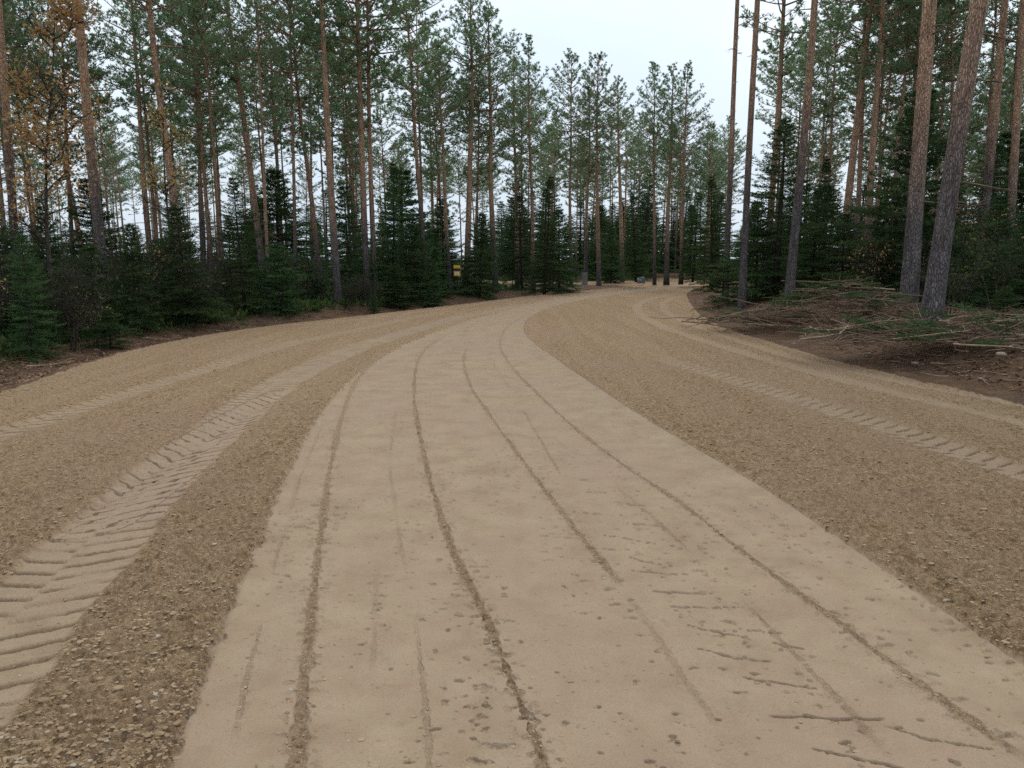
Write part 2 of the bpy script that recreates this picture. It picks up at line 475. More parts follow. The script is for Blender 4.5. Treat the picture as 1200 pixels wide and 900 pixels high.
M_YELLOW = plain_material('yellow_paint', (.60, .36, .03), (.72, .46, .05), 6, .5)
M_CREAM = plain_material('cream_paint', (.66, .52, .28), (.74, .60, .34), 6, .5)
M_BLACK = plain_material('black_paint', (.02, .018, .015), (.035, .03, .025), 6, .5)
M_POST = plain_material('weathered_post', (.14, .13, .12), (.24, .22, .20), 10)
M_CLOD = plain_material('dirt_clod', (.21, .138, .074), (.36, .255, .155), 3.0, .95)


# ------------------------------------------------------------------ mesh helpers
def mesh_from(name, V, Fc, mats, midx=None, smooth=False):
    me = bpy.data.meshes.new(name)
    V = np.asarray(V, np.float32)
    if isinstance(Fc, np.ndarray):
        nf, k = Fc.shape
        me.vertices.add(len(V)); me.vertices.foreach_set('co', V.ravel())
        me.loops.add(nf * k); me.loops.foreach_set('vertex_index', Fc.astype(np.int32).ravel())
        me.polygons.add(nf)
        me.polygons.foreach_set('loop_start', np.arange(0, nf * k, k, dtype=np.int32))
        me.update(calc_edges=True)
    else:
        me.from_pydata(V.tolist(), [], Fc)
    for m in mats: me.materials.append(m)
    if midx is not None: me.polygons.foreach_set('material_index', np.asarray(midx, np.int32))
    me.polygons.foreach_set('use_smooth', np.full(len(me.polygons), bool(smooth)))
    me.update()
    return me


class MB:
    """Collects tubes and triangles into one mesh with material slots."""
    def __init__(self): self.V = []; self.F = []; self.M = []
    def tube(self, pts, rad, sides=5, mat=0, cap=True):
        pts = [np.asarray(p, float) for p in pts]
        n0 = len(self.V); n = len(pts)
        for i, p in enumerate(pts):
            t = pts[min(i + 1, n - 1)] - pts[max(i - 1, 0)]
            t = t / (np.linalg.norm(t) + 1e-9)
            a = np.cross(t, [0, 0, 1.0] if abs(t[2]) < .9 else [1.0, 0, 0]); a /= np.linalg.norm(a)
            b = np.cross(t, a)
            for k in range(sides):
                an = 2 * PI * k / sides
                self.V.append(p + rad[i] * (math.cos(an) * a + math.sin(an) * b))
        for i in range(n - 1):
            for k in range(sides):
                k2 = (k + 1) % sides
                self.F.append([n0 + i * sides + k, n0 + i * sides + k2, n0 + (i + 1) * sides + k2, n0 + (i + 1) * sides + k]); self.M.append(mat)
        if cap:
            self.F.append([n0 + (n - 1) * sides + k for k in range(sides)]); self.M.append(mat)
            self.F.append([n0 + k for k in range(sides)][::-1]); self.M.append(mat)
    def poly(self, pts, mat=0):
        n0 = len(self.V)
        self.V.extend([np.asarray(p, float) for p in pts])
        self.F.append(list(range(n0, n0 + len(pts)))); self.M.append(mat)
    def box(self, lo, hi, mat=0):
        n0 = len(self.V)
        for z in (lo[2], hi[2]):
            for x, y in ((lo[0], lo[1]), (hi[0], lo[1]), (hi[0], hi[1]), (lo[0], hi[1])):
                self.V.append(np.array([x, y, z]))
        for f in ((3, 2, 1, 0), (4, 5, 6, 7), (0, 1, 5, 4), (1, 2, 6, 5), (2, 3, 7, 6), (3, 0, 4, 7)):
            self.F.append([n0 + i for i in f]); self.M.append(mat)
    def mesh(self, name, mats, smooth=False):
        return mesh_from(name, self.V, self.F, mats, self.M, smooth)


def unit(v):
    return v / (np.linalg.norm(v) + 1e-9)


def needles(mb, p, d, rng, n, length, width, spread, mat):
    """A tuft: n slim triangles leaving p, fanned about direction d."""
    d = unit(d)
    a = np.cross(d, [0, 0, 1.0] if abs(d[2]) < .9 else [1.0, 0, 0]); a = unit(a); b = np.cross(d, a)
    for _ in range(n):
        an = rng.uniform(0, 2 * PI); s = spread * math.sqrt(rng.random())
        e = unit(d + s * (math.cos(an) * a + math.sin(an) * b))
        w = unit(np.cross(e, np.array([rng.gauss(0, 1), rng.gauss(0, 1), rng.gauss(0, 1)])))
        L = length * rng.uniform(.7, 1.15); ww = width * .5
        q = p + e * L * .06
        mb.poly([q - w * ww * .5, p + e * L * .55 + w * ww, p + e * L, p + e * L * .5 - w * ww], mat)


# ------------------------------------------------------------------ pine
def pine_trunk(seed, H, r0=.12):
    rng = random.Random(seed)
    mb = MB()
    n = 22
    ph = [rng.uniform(0, 6.28) for _ in range(4)]
    axis = []
    for i in range(n):
        t = i / (n - 1); z = -.35 + t * (H + .35)
        amp = .012 * H * .5
        axis.append(np.array([amp * (math.sin(t * 5.1 + ph[0]) - math.sin(ph[0])) * t + .4 * amp * math.sin(t * 13 + ph[1]) * t, amp * (math.sin(t * 4.3 + ph[2]) - math.sin(ph[2])) * t, z]))
    rad = []
    for i in range(n):
        t = i / (n - 1); z = axis[i][2]
        rad.append(r0 * ((1 - t) ** .75 * .93 + .07) * (1 + .35 * math.exp(-max(z, 0) / .35)) * (1 + rng.uniform(-.03, .03)))
    mb.tube(axis, rad, 12, 0)
    nf = len(mb.F)
    pine_dead(mb, seed, H, axis, 1.2, 9.0, 34)
    me = mb.mesh('trunk', [M_BARK, M_WOOD], True)
    return me, axis


def axis_at(axis, z):
    zs = [a[2] for a in axis]
    return np.array([np.interp(z, zs, [a[0] for a in axis]), np.interp(z, zs, [a[1] for a in axis]), z])


def pine_dead(mb, seed, H, axis, z0, z1, n):
    rng = random.Random(seed + 50)
    for _ in range(n):
        z = rng.uniform(z0, z1); p = axis_at(axis, z)
        an = rng.uniform(0, 2 * PI); L = rng.choice([.12, .2, .35, .6, .8]) * rng.uniform(.7, 1.2)
        d = np.array([math.cos(an), math.sin(an), rng.uniform(-.25, .25)])
        pts = [p]
        for k in range(3):
            d = unit(d + np.array([rng.uniform(-.2, .2), rng.uniform(-.2, .2), rng.uniform(-.2, .12)]))
            pts.append(pts[-1] + d * L / 3)
        r = .009 + .006 * min(L, 1)
        mb.tube(pts, [r, r * .75, r * .5, r * .2], 4, 1)
        if L > .5:
            for k in (1, 2):
                for _j in range(2):
                    e = unit(d + np.array([rng.uniform(-.9, .9), rng.uniform(-.9, .9), rng.uniform(-.4, .3)]))
                    q = pts[k]
                    mb.tube([q, q + e * L * .2, q + e * L * .36 + np.array([0, 0, -.02])], [r * .45, r * .3, r * .12], 3, 1)


def pine_crown(seed, H, axis, start, spread, dens=1.0):
    rng = random.Random(seed + 99)
    mb = MB()
    z = H * start
    while z < H - .12:
        t = (z - H * start) / (H - H * start)
        prof = (.55 + 1.2 * min(t / .35, 1)) if t < .35 else 1.75 * (1 - (t - .35) / .65) ** .8 + .18
        nb = rng.randint(4, 5)
        a0 = rng.uniform(0, 2 * PI)
        for b in range(nb):
            if rng.random() < (.30 if t < .35 else .12):
                continue
            an = a0 + 2 * PI * b / nb + rng.uniform(-.4, .4)
            L = prof * spread * rng.uniform(.55, 1.25)
            el = R(-8 + 62 * t ** 1.2 + rng.uniform(-14, 14))
            d = np.array([math.cos(an) * math.cos(el), math.sin(an) * math.cos(el), math.sin(el)])
            p = axis_at(axis, z + rng.uniform(-.1, .1))
            pts = [p]
            for k in range(4):
                d = unit(d + np.array([rng.uniform(-.16, .16), rng.uniform(-.16, .16), .10 + rng.uniform(-.1, .1)]))
                pts.append(pts[-1] + d * L / 4)
            r = .012 + .010 * L
            mb.tube(pts, [r, r * .8, r * .6, r * .4, r * .2], 4, 1)
            ntw = max(5, int(L * 9 * dens))
            for k in range(ntw):
                f = 1 - (k / ntw) ** 1.25 * .72
                i = min(int(f * 4), 3); q = pts[i] + (pts[i + 1] - pts[i]) * (f * 4 - i)
                side = unit(np.cross(d, [0, 0, 1.0])) * rng.choice([-1, 1])
                e = unit(d * rng.uniform(.2, 1.0) + side * rng.uniform(.1, 1.1) + np.array([0, 0, rng.uniform(-.1, .55)]))
                tl = L * rng.uniform(.10, .34)
                tip = q + e * tl
                mb.tube([q, tip], [.006, .003], 3, 1, False)
                needles(mb, tip - e * .04, e + np.array([0, 0, .25]), rng, 10, .16, .031, 1.15, 0)
                needles(mb, q + e * tl * .55, e, rng, 7, .14, .031, 1.3, 0)
                if tl > .3:
                    s2 = unit(e + unit(np.cross(e, [0, 0, 1.0])) * rng.choice([-1, 1]) * .8)
                    needles(mb, q + e * tl * .5 + s2 * .14, s2 + np.array([0, 0, .3]), rng, 8, .14, .031, 1.2, 0)
        z += rng.uniform(.28, .52)
    needles(mb, axis_at(axis, H) , np.array([0, 0, 1.0]), rng, 14, .16, .026, 1.0, 0)
    return mb.mesh('crown', [M_PINE, M_BARK])


# ------------------------------------------------------------------ spruce
def spruce_meshes(seed, H, rad, fine=1.0, low=.05):
    rng = random.Random(seed)
    tb = MB()
    tb.tube([np.array([0, 0, -.2]), np.array([.01, 0, H * .3]), np.array([0, .01, H * .7]), np.array([0, 0, H])], [.012 * H + .01, .0085 * H + .008, .004 * H + .006, .004], 8)
    trunk = tb.mesh('trunk', [M_SBARK], True)
    mb = MB()
    z = H * low
    step = .17 if H < 5 else .24
    while z < H - .10:
        t = z / H
        nb = rng.randint(5, 8)
        a0 = rng.uniform(0, 2 * PI)
        for b in range(nb):
            an = a0 + 2 * PI * b / nb + rng.uniform(-.3, .3)
            L = rad * ((1 - t) ** .85 + .04) * rng.uniform(.45, 1.25)
            if t < .12: L *= .8
            el = R(-22 + 60 * t + rng.uniform(-10, 10))
            d = np.array([math.cos(an) * math.cos(el), math.sin(an) * math.cos(el), math.sin(el)])
            pts = [np.array([0, 0, z])]
            nseg = 4
            for k in range(nseg):
                d = unit(d + np.array([rng.uniform(-.08, .08), rng.uniform(-.08, .08), -.10 + .11 * k]))
                pts.append(pts[-1] + d * L / nseg)
            r = .005 + .006 * L
            mb.tube(pts, [r, r * .75, r * .5, r * .3, r * .15], 3, 1, False)
            ntw = max(5, int(L * 19 * fine))
            side0 = unit(np.cross(d, [0, 0, 1.0]))
            for k in range(ntw):
                f = .12 + .88 * (k + rng.random()) / ntw
                i = min(int(f * nseg), nseg - 1); q = pts[i] + (pts[i + 1] - pts[i]) * (f * nseg - i)
                s = side0 * (1 if k % 2 else -1)
                e = unit(d * .75 + s * rng.uniform(.5, 1.0) + np.array([0, 0, rng.uniform(-.28, .12)]))
                tl = min(.38, (.035 + .42 * L * (1 - f * .72))) * rng.uniform(.7, 1.2)
                nn = max(2, int(tl / .05))
                w3 = np.cross(e, unit(np.cross(e, np.array([0, 0, 1.0]))))
                for j in range(nn):
                    c = q + e * tl * (j + .4) / nn
                    needles(mb, c, e * 1.2, rng, 4, .078, .020, 1.0, 0)
                needles(mb, q + e * tl, e, rng, 3, .06, .013, .7, 0)
            needles(mb, pts[-1], d, rng, 6, .08, .014, .9, 0)
        z += step * rng.uniform(.7, 1.2) * (1 - .35 * t)
    needles(mb, np.array([0, 0, H - .08]), np.array([0, 0, 1.0]), rng, 14, .12, .014, .6, 0)
    return trunk, mb.mesh('crown', [M_SPRUCE, M_SBARK])


# ------------------------------------------------------------------ broadleaf sapling with dry leaves
def broadleaf(seed, H, width, leaf_n, leaf, mat, lean=0.0, leaf_from=.25, stems=1, clump=1.0, many=10, sg=.07):
    rng = random.Random(seed)
    tb = MB(); lb = MB()

    def leafq(p, s):
        n = unit(np.array([rng.gauss(0, 1), rng.gauss(0, 1), rng.gauss(.3, 1)])); a = unit(np.cross(n, [rng.gauss(0, 1), rng.gauss(0, 1), rng.gauss(0, 1)])); b = np.cross(n, a)
        s *= rng.uniform(.6, 1.2)
        m = p + a * s * .5 - n * s * .12
        lb.poly([p, m + b * s * .3, p + a * s, m + n * s * .2], 0)
        lb.poly([p, m + n * s * .2, p + a * s, m - b * s * .3], 0)

    ends = []

    def grow(p, d, L, r, lvl):
        pts = [p]; n = 5
        for k in range(n):
            d = unit(d + np.array([rng.uniform(-.16, .16), rng.uniform(-.16, .16), rng.uniform(-.06, .14)]))
            pts.append(pts[-1] + d * L / n)
        tb.tube(pts, [r * (1 - .16 * k) for k in range(n + 1)], 6 if lvl == 0 else 4, 0, False)
        if lvl < 3:
            nb = (many, 6, 5)[lvl]
            for k in range(nb):
                f = rng.uniform(.25 if lvl == 0 else .15, 1)
                i = min(int(f * n), n - 1); q = pts[i] + (pts[i + 1] - pts[i]) * (f * n - i)
                an = rng.uniform(0, 2 * PI)
                e = unit(d * .45 + np.array([math.cos(an), math.sin(an), rng.uniform(-.1, .6)]))
                grow(q, e, (width * rng.uniform(.5, 1.1) * (1.25 - f * .6) if lvl == 0 else L * rng.uniform(.3, .55)), r * (.42 if lvl == 0 else .5), lvl + 1)
        if lvl >= 2:
            for q in pts[2:]:
                ends.append(q)
    for s in range(stems):
        a = rng.uniform(0, 2 * PI)
        grow(np.array([.08 * s * math.cos(a), .08 * s * math.sin(a), -.1]), np.array([lean + rng.uniform(-.1, .1) * stems, rng.uniform(-.08, .08) * stems, 1]), H * rng.uniform(.8, 1) if stems > 1 else H * .92, .0055 * H + .008, 0)
    cand = [q for q in ends if q[2] > H * leaf_from]
    sel = []
    for q in cand:
        # clumped: leaves hang on in some sprays, others are bare
        c = float(perlin(np.array([q[0] * 1.6 + seed]), np.array([q[2] * 1.6 + q[1]]))[0])
        if c > -.12 * clump: sel.append(q)
    sel = sel or cand
    for _ in range(leaf_n):
        q = rng.choice(sel)
        leafq(q + np.array([rng.gauss(0, sg), rng.gauss(0, sg), rng.gauss(0, sg)]), leaf)
    return tb.mesh('stem', [M_OBARK], True), lb.mesh('leaves', [mat])


# ------------------------------------------------------------------ scene objects
def link(name, me, parent=None, loc=(0, 0, 0), scale=(1, 1, 1), rot=(0, 0, 0)):
    o = bpy.data.objects.new(name, me)
    COL.objects.link(o)
    o.location = loc; o.scale = scale; o.rotation_euler = rot
    if parent: o.parent = parent
    return o


def empty(name, loc, label, cat, group=None, rot=(0, 0, 0), scale=1.0):
    o = bpy.data.objects.new(name, None)
    o.empty_display_size = .3
    COL.objects.link(o)
    o.location = loc; o.rotation_euler = rot; o.scale = (scale,) * 3
    o['label'] = label; o['category'] = cat
    if group: o['group'] = group
    return o


def tag(o, label=None, cat=None, group=None, kind=None):
    for k, v in (('label', label), ('category', cat), ('group', group), ('kind', kind)):
        if v: o[k] = v
    return o


# ---- ground sheet: one radial sheet, cut along the road edge into road and forest floor
def build_ground():
    ang = np.concatenate([np.linspace(-180, -50, 90)[:-1], np.linspace(-50, -37, 60)[:-1], np.linspace(-37, 37, 1130), np.linspace(37, 50, 60)[1:], np.linspace(50, 180, 90)[1:-1]])
    ang = np.radians(ang)
    inv = np.linspace(1 / 1.7, 1 / 75.0, 760)
    rr = np.concatenate([[.12, .4, .7, 1.0, 1.3, 1.5], 1 / inv, [80, 88, 100, 120, 150, 200, 280, 400, 700, 1200]])
    na, nr = len(ang), len(rr)
    A, RR = np.meshgrid(ang, rr)
    X = (RR * np.sin(A)); Y = (RR * np.cos(A))
    dr = np.gradient(rr)[:, None] * np.ones((1, na))
    da = np.gradient(ang)[None, :] * RR
    sp = np.maximum(dr, da * .0) * .5 + da * .5
    Xf, Yf, sf = X.ravel(), Y.ravel(), sp.ravel()
    z, loose, soil, forest, line, road, sd = terrain(Xf, Yf, sf)
    far = Yf > 140
    z = np.where(np.hypot(Xf, Yf) > 120, .2, z)
    V = np.stack([Xf, Yf, z], 1)
    i = np.arange(nr - 1)[:, None] * na; j = np.arange(na)[None, :]; j2 = (j + 1) % na
    Q = np.stack([i + j, i + j2, i + na + j2, i + na + j], -1).reshape(-1, 4)[:, ::-1]
    V = np.vstack([V, [[0, 0, V[:na, 2].mean()]]])
    trd = np.stack([LAST_TREAD[0], LAST_TREAD[1]], 1); trd = np.vstack([trd, trd[:1]])
    cov = np.stack([loose, soil, forest, line], 1)
    cov = np.vstack([cov, cov[:1]])
    isroad = (sd > 0)[Q[:, 0]]
    objs = []
    for name, mask in (('dirt_road', isroad), ('forest_floor', ~isroad)):
        q = Q[mask]
        used, invx = np.unique(q.ravel(), return_inverse=True)
        me = mesh_from(name, V[used], invx.reshape(-1, 4), [M_SOIL], None, True)
        at = me.attributes.new('cover', 'FLOAT_COLOR', 'POINT')
        at.data.foreach_set('color', cov[used].astype(np.float32).ravel())
        at = me.attributes.new('tread', 'FLOAT_VECTOR', 'POINT')
        at.data.foreach_set('vector', np.column_stack([trd[used], np.zeros(len(used))]).astype(np.float32).ravel())
        o = link(name, me); o['kind'] = 'structure'
        objs.append(o)
    return objs


build_ground()


def hz(x, y):
    h, *_ = terrain_low(np.array([x]), np.array([y]))
    return float(h[0])


def hit(u, v):
    z = 0.0
    for _ in range(5):
        p = ground_pt(u, v, z)
        z = hz(p[0], p[1])
    p = ground_pt(u, v, z)
    return np.array([p[0], p[1], z])


def at_depth(u, v, depth):
    d = ray(u, v)
    t = depth / d[1]
    return np.array([d[0] * t, depth, CAM_H + d[2] * t])


# ---- tree stock
PINES = []
for k in range(8):
    H = 14.0
    tr, ax = pine_trunk(100 + k, H)
    PINES.append((tr, pine_crown(100 + k, H, ax, (.40, .50, .55, .44, .58, .38, .52, .46)[k], (1.05, 1.15, .95, 1.25, 1.0, 1.1, 1.05, 1.2)[k], .80)))


def place_pine(P, H, dia, lean, label, group=None, v=0, rz=0.0, dead=True):
    s = H / 14.0
    q = Matrix.Rotation(math.atan(lean), 4, 'Y') @ Matrix.Rotation(rz, 4, 'Z')
    e = empty('pine_tree', P, label, 'pine tree', group, q.to_euler(), s)
    tr, cr = PINES[v % len(PINES)]
    k = dia / 2 / s / .12
    link('trunk', tr, e, scale=(k, k, 1))
    link('crown', cr, e)
    return e


rng = random.Random(11)
# base pixel x, y; a point higher up the stem x, y; true stem width in px; height m; label
HP = [
    (24, 392, 0, 0, 11, 16, 'grey pine trunk cut by the photo edge, farthest to the left'),
    (126, 378, 93, 0, 14, 16, 'thick pine left of the brown leaved oak branches, trunk rising out of roadside spruces'),
    (106, 345, 64, 130, 7, 13, 'thin leaning brown pine between the oak sapling and the thick pine'),
    (181, 350, 148, 0, 8, 14, 'dark slim pine with bare top twigs beside the red barked pine'),
    (219, 364, 179, 0, 11, 16, 'red barked pine leaning left above the ochre leaf spray'),
    (240, 345, 229, 120, 7, 12, 'short brown pine just behind the broad conical spruce, on its left'),
    (259, 338, 246, 90, 5, 13, 'slim grey pine standing deep behind the broad conical spruce'),
    (312, 350, 271, 0, 9, 16, 'tall reddish pine behind the top of the broad conical spruce'),
    (318, 340, 294, 30, 4, 13, 'very thin grey pine beside the tall reddish pine'),
    (334, 342, 318, 120, 6, 12, 'brown pine with low crown left of the bright gap in the left stand'),
    (378, 349, 352, 100, 7, 13, 'orange stemmed pine at the right rim of the bright sky gap'),
    (397, 363, 373, 0, 10, 17, 'purplish straight pine at the verge, nearest to the road on the left bend'),
    (418, 345, 398, 0, 4, 14, 'thin dark pine between the purplish pine and the paired pines'),
    (431, 361, 415, 0, 9, 17, 'left and thicker stem of the paired pines at the left verge'),
    (440, 360, 427, 0, 7, 16, 'right and thinner stem of the paired pines at the left verge'),
    (502, 354, 472, 0, 6, 16, 'slim leaning pine alone on the verge before the yellow marker post'),
    (528, 345, 518, 180, 6, 11, 'stout orange pine behind the slim leaning verge pine'),
    (546, 350, 552, 60, 9, 14.5, 'dark grey pine touching the yellow marker post'),
    (556, 347, 560, 120, 4, 12, 'thin pale pine hidden close behind the dark grey pine at the marker'),
    (581, 349, 567, 0, 8, 13.6, 'orange topped pine with wide layered crown standing clear against the sky'),
    (606, 342, 604, 100, 6, 13, 'pale orange pine left of the dark spruce clump by the bend'),
    (625, 340, 622, 100, 5, 12.5, 'tan pine rising out of the dark spruce clump by the bend'),
    (669, 339, 668, 80, 5, 14, 'grey pine at the verge, left of the stump at the bend'),
    (686, 336, 689, 120, 5, 13, 'reddish pine right behind the stump at the bend'),
    (702, 337, 699, 70, 6, 14.8, 'pale grey straight pine at the inner end of the dark earth bank'),
    (729, 334.5, 727, 80, 6, 14.2, 'orange over grey pine last before the boulder at the bend'),
    (767, 328, 768, 150, 4, 13, 'brown pine across the far road just right of the boulder'),
    (781, 328, 785, 130, 6, 13, 'pale stemmed pine across the far road under the open sky'),
    (798, 327.5, 805, 130, 5, 12.5, 'yellowish pine across the far road leaning slightly right'),
    (850, 352, 862, 0, 7.5, 21, 'first pine on the inside of the bend, slim and grey'),
    (869, 362, 888, 0, 9, 20, 'second pine on the inside of the bend, grey base by the twig heap'),
    (896, 342, 921, 0, 9, 15, 'orange pine half hidden behind the tall dark spruce on the right'),
    (924, 357, 955, 0, 11.5, 18, 'reddish leaning pine between the tall spruce and the brushwood heap'),
    (984, 340, 1008, 80, 11, 14, 'pale orange pine behind the brushwood heap with its base hidden'),
    (1014, 343, 1030, 0, 9, 16, 'blue grey pine behind the brushwood heap'),
    (1040, 338, 1058, 90, 6, 14, 'thin orange pine behind tan saplings, left one of two'),
    (1052, 338, 1072, 90, 6, 13.5, 'thin orange pine behind tan saplings, right one of two'),
    (1064, 365, 1091, 0, 20, 20, 'thick upright pine, left of the two big trunks on the right verge'),
    (1090, 381, 1144, 0, 23, 21, 'thickest leaning pine, right of the two big trunks on the right verge'),
    (1118, 340, 1114, 0, 5, 14, 'thin grey pine seen between the two big trunks and the dark leaning pine'),
    (1142, 350, 1181, 0, 12, 17, 'dark leaning pine behind the tan leaved saplings at the far right'),
    (1178, 350, 1199, 60, 11, 16, 'pinkish pine at the right edge of the photo'),
]
taken = []
for i, (bx, by, tx, ty, w, H, lab) in enumerate(HP):
    P = hit(bx, by)
    T_ = at_depth(tx, ty, P[1])
    lean = (T_[0] - P[0]) / (T_[2] - P[2])
    place_pine(P, H, w / F * P[1] * .95, lean, lab, 'pines one can tell apart by the road', 3 if bx == 581 else 4 if bx in (850, 869) else i * 3 + 1, rng.uniform(0, 6.28))
    taken.append((P[0], P[1]))


def px_of(x, y, z=0.0):
    # pixel column of a world point (photograph pixels)
    dz = z - CAM_H
    zc = y * CP - dz * SP
    yc = -(dz * CP) - y * SP * 1.0
    return 600 + F * x / zc


def scatter(n, u0, u1, y0, y1, mind, rg, margin=1.2, tries=6000):
    out = []
    for _ in range(tries):
        if len(out) >= n: break
        yy = 1 / rg.uniform(1 / y1, 1 / y0) if rg.random() < .35 else rg.uniform(y0, y1)
        u = rg.uniform(u0, u1)
        xx = (u - 600) / F * yy
        _, sd, o, _r2 = terrain_low(np.array([xx]), np.array([yy]))
        if -sd[0] < margin: continue
        if yy < 38 and abs(u - 536) < 16: continue
        if any((xx - a) ** 2 + (yy - b) ** 2 < mind * mind for a, b in taken): continue
        taken.append((xx, yy)); out.append((xx, yy))
    return out


ZONES = [
    (98, -170, 640, 24, 95, 'slim background pine deep in the stand left of the road', 'background pines left of the road'),
    (40, 600, 850, 62, 95, 'small distant pine across the far bend of the road', 'distant pines across the far bend'),
    (84, 900, 1370, 27, 95, 'slim background pine deep in the stand right of the road', 'background pines right of the road'),
]
for n, u0, u1, y0, y1, lab, grp in ZONES:
    for (x, y) in scatter(n, u0, u1, y0, y1, 1.7, rng):
        H = rng.uniform(11.5, 15.5) if y < 60 else rng.uniform(11, 14.5)
        place_pine((x, y, hz(x, y)), H, rng.uniform(.13, .24), rng.gauss(0, .02), lab, grp, rng.randrange(8), rng.uniform(0, 6.28), y < 45)

# ---- spruces
SPR = [spruce_meshes(300, 3.2, 1.15, 1.15), spruce_meshes(301, 3.4, 1.0, 1.1), spruce_meshes(302, 6.0, 1.5, .8, .03), spruce_meshes(303, 2.0, .85, 1.2, .03), spruce_meshes(304, 6.5, 1.25, .8)]
SPR_H = [3.2, 3.4, 6.0, 2.0, 6.5]


def place_spruce(P, H, label, group=None, v=0, fat=1.0):
    s = H / SPR_H[v]
    e = empty('spruce_tree', P, label, 'spruce', group, (rng.gauss(0, .03), rng.gauss(0, .03), rng.uniform(0, 6.28)), s)
    e.scale = (s * fat, s * fat, s)
    link('trunk', SPR[v][0], e); link('crown', SPR[v][1], e)
    return e


HS = [
    (12, 396, 232, 0, 1.0, 'bushy young spruce at the lower left corner of the woods edge'),
    (62, 392, 238, 1, .95, 'young spruce in front of the oak sapling on the left'),
    (112, 396, 285, 3, .95, 'low spruce at the foot of the thick pine on the left'),
    (160, 383, 262, 0, .95, 'spruce with a twiggy sapling growing through it, left roadside'),
    (222, 376, 240, 1, 1.2, 'green spruce covering the base of the red barked pine'),
    (288, 368, 208, 2, 1.15, 'broad conical spruce, largest at the left verge'),
    (330, 365, 285, 3, 1.4, 'low spreading spruce right of the broad conical one'),
    (362, 356, 300, 3, 1.3, 'small spruce under the bright sky gap'),
    (412, 352, 215, 1, 1.1, 'narrow spruce between the purplish pine and paired pines'),
    (462, 350, 190, 4, 1.1, 'dark spruce right of the paired pines'),
    (482, 352, 255, 0, 1.2, 'lower spruce left of the slim leaning verge pine'),
    (520, 343, 230, 1, 1.1, 'spruce behind the yellow marker post'),
    (562, 345, 250, 0, 1.1, 'spruce between the dark grey pine and the orange topped pine'),
    (612, 344, 225, 2, 1.1, 'left spruce of the dark clump by the bend'),
    (638, 343, 205, 4, 1.1, 'tallest spruce of the dark clump by the bend'),
    (655, 341, 245, 0, 1.2, 'right low spruce of the dark clump by the bend'),
    (716, 335.5, 262, 1, 1.1, 'spruce behind the end of the dark earth bank'),
    (745, 327.5, 225, 4, 1.2, 'spruce across the far road right behind the boulder'),
    (812, 327.5, 225, 2, 1.2, 'spruce across the far road where it leaves behind the right trees'),
    (834, 340, 205, 4, 1.1, 'spruce behind the first pine inside the bend'),
    (846, 358, 300, 3, 1.3, 'small spruce reaching over the road on the inside of the bend'),
    (908, 350, 138, 2, 1.6, 'tall dark spruce, largest on the right side'),
    (885, 352, 235, 0, 1.2, 'spruce between the second pine and the tall dark spruce'),
    (950, 348, 215, 4, 1.2, 'spruce right behind the reddish leaning pine'),
    (985, 346, 250, 0, 1.25, 'spruce behind the top of the brushwood heap'),
    (1030, 347, 235, 1, 1.2, 'spruce beneath the blue grey pine'),
    (1078, 352, 250, 0, 1.2, 'spruce showing between the two big trunks'),
    (1122, 358, 265, 3, 1.3, 'low spruce right of the thickest leaning pine'),
    (1160, 356, 230, 0, 1.2, 'spruce below the dark leaning pine at the far right'),
    (1198, 362, 250, 1, 1.2, 'spruce at the right edge of the photo'),
    (1018, 372, 338, 3, 1.2, 'knee high spruce sprig in the brushwood on the right'),
    (1175, 372, 335, 3, 1.5, 'flattened blue green spruce on the ground at the right edge'),
]
for bx, by, ty, v, fat, lab in HS:
    P = hit(bx, by)
    T_ = at_depth(bx, ty, P[1])
    place_spruce(P, max(.5, T_[2] - P[2]), lab, 'spruces one can tell apart by the road', v, fat)
    taken.append((P[0], P[1]))
for n, u0, u1, y0, y1, lab, grp in [
        (58, -170, 560, 13, 34, 'young spruce in the thicket along the left verge', 'spruces in the thicket along the left verge'),
        (84, -170, 640, 28, 110, 'young background spruce under the pines left of the road', 'background spruces left of the road'),
        (60, 560, 880, 61, 100, 'distant dark spruce across the far bend of the road', 'distant spruces across the far bend'),
        (62, 850, 1370, 22, 110, 'young background spruce under the pines right of the road', 'background spruces right of the road')]:
    for (x, y) in scatter(n, u0, u1, y0, y1, 1.0, rng):
        v = rng.choice([0, 1, 2, 3, 4]) if y < 50 else rng.choice([2, 4, 2])
        place_spruce((x, y, hz(x, y)), (rng.uniform(.5, 2.4) if 'thicket' in lab else rng.uniform(2.4, 6.0) if y < 60 else rng.uniform(4, 8)), lab, grp, v, rng.uniform(1.05, 1.75) if y < 60 else 1.5)

# ---- broadleaf saplings with dry leaves
def sapling(u, v, top_v, width, n, leaf, mat, label, seed, name='oak_sapling', lean=0., frm=.3, stems=1, cat='sapling', clump=1.0, many=10, sg=.07):
    P = hit(u, v)
    H = max(.5, at_depth(u, top_v, P[1])[2] - P[2])
    st, lv = broadleaf(seed, H, width, n, leaf, mat, lean, frm, stems, clump, many, sg)
    e = empty(name, P, label, cat)
    link('stem', st, e); link('leaves', lv, e)
    return e


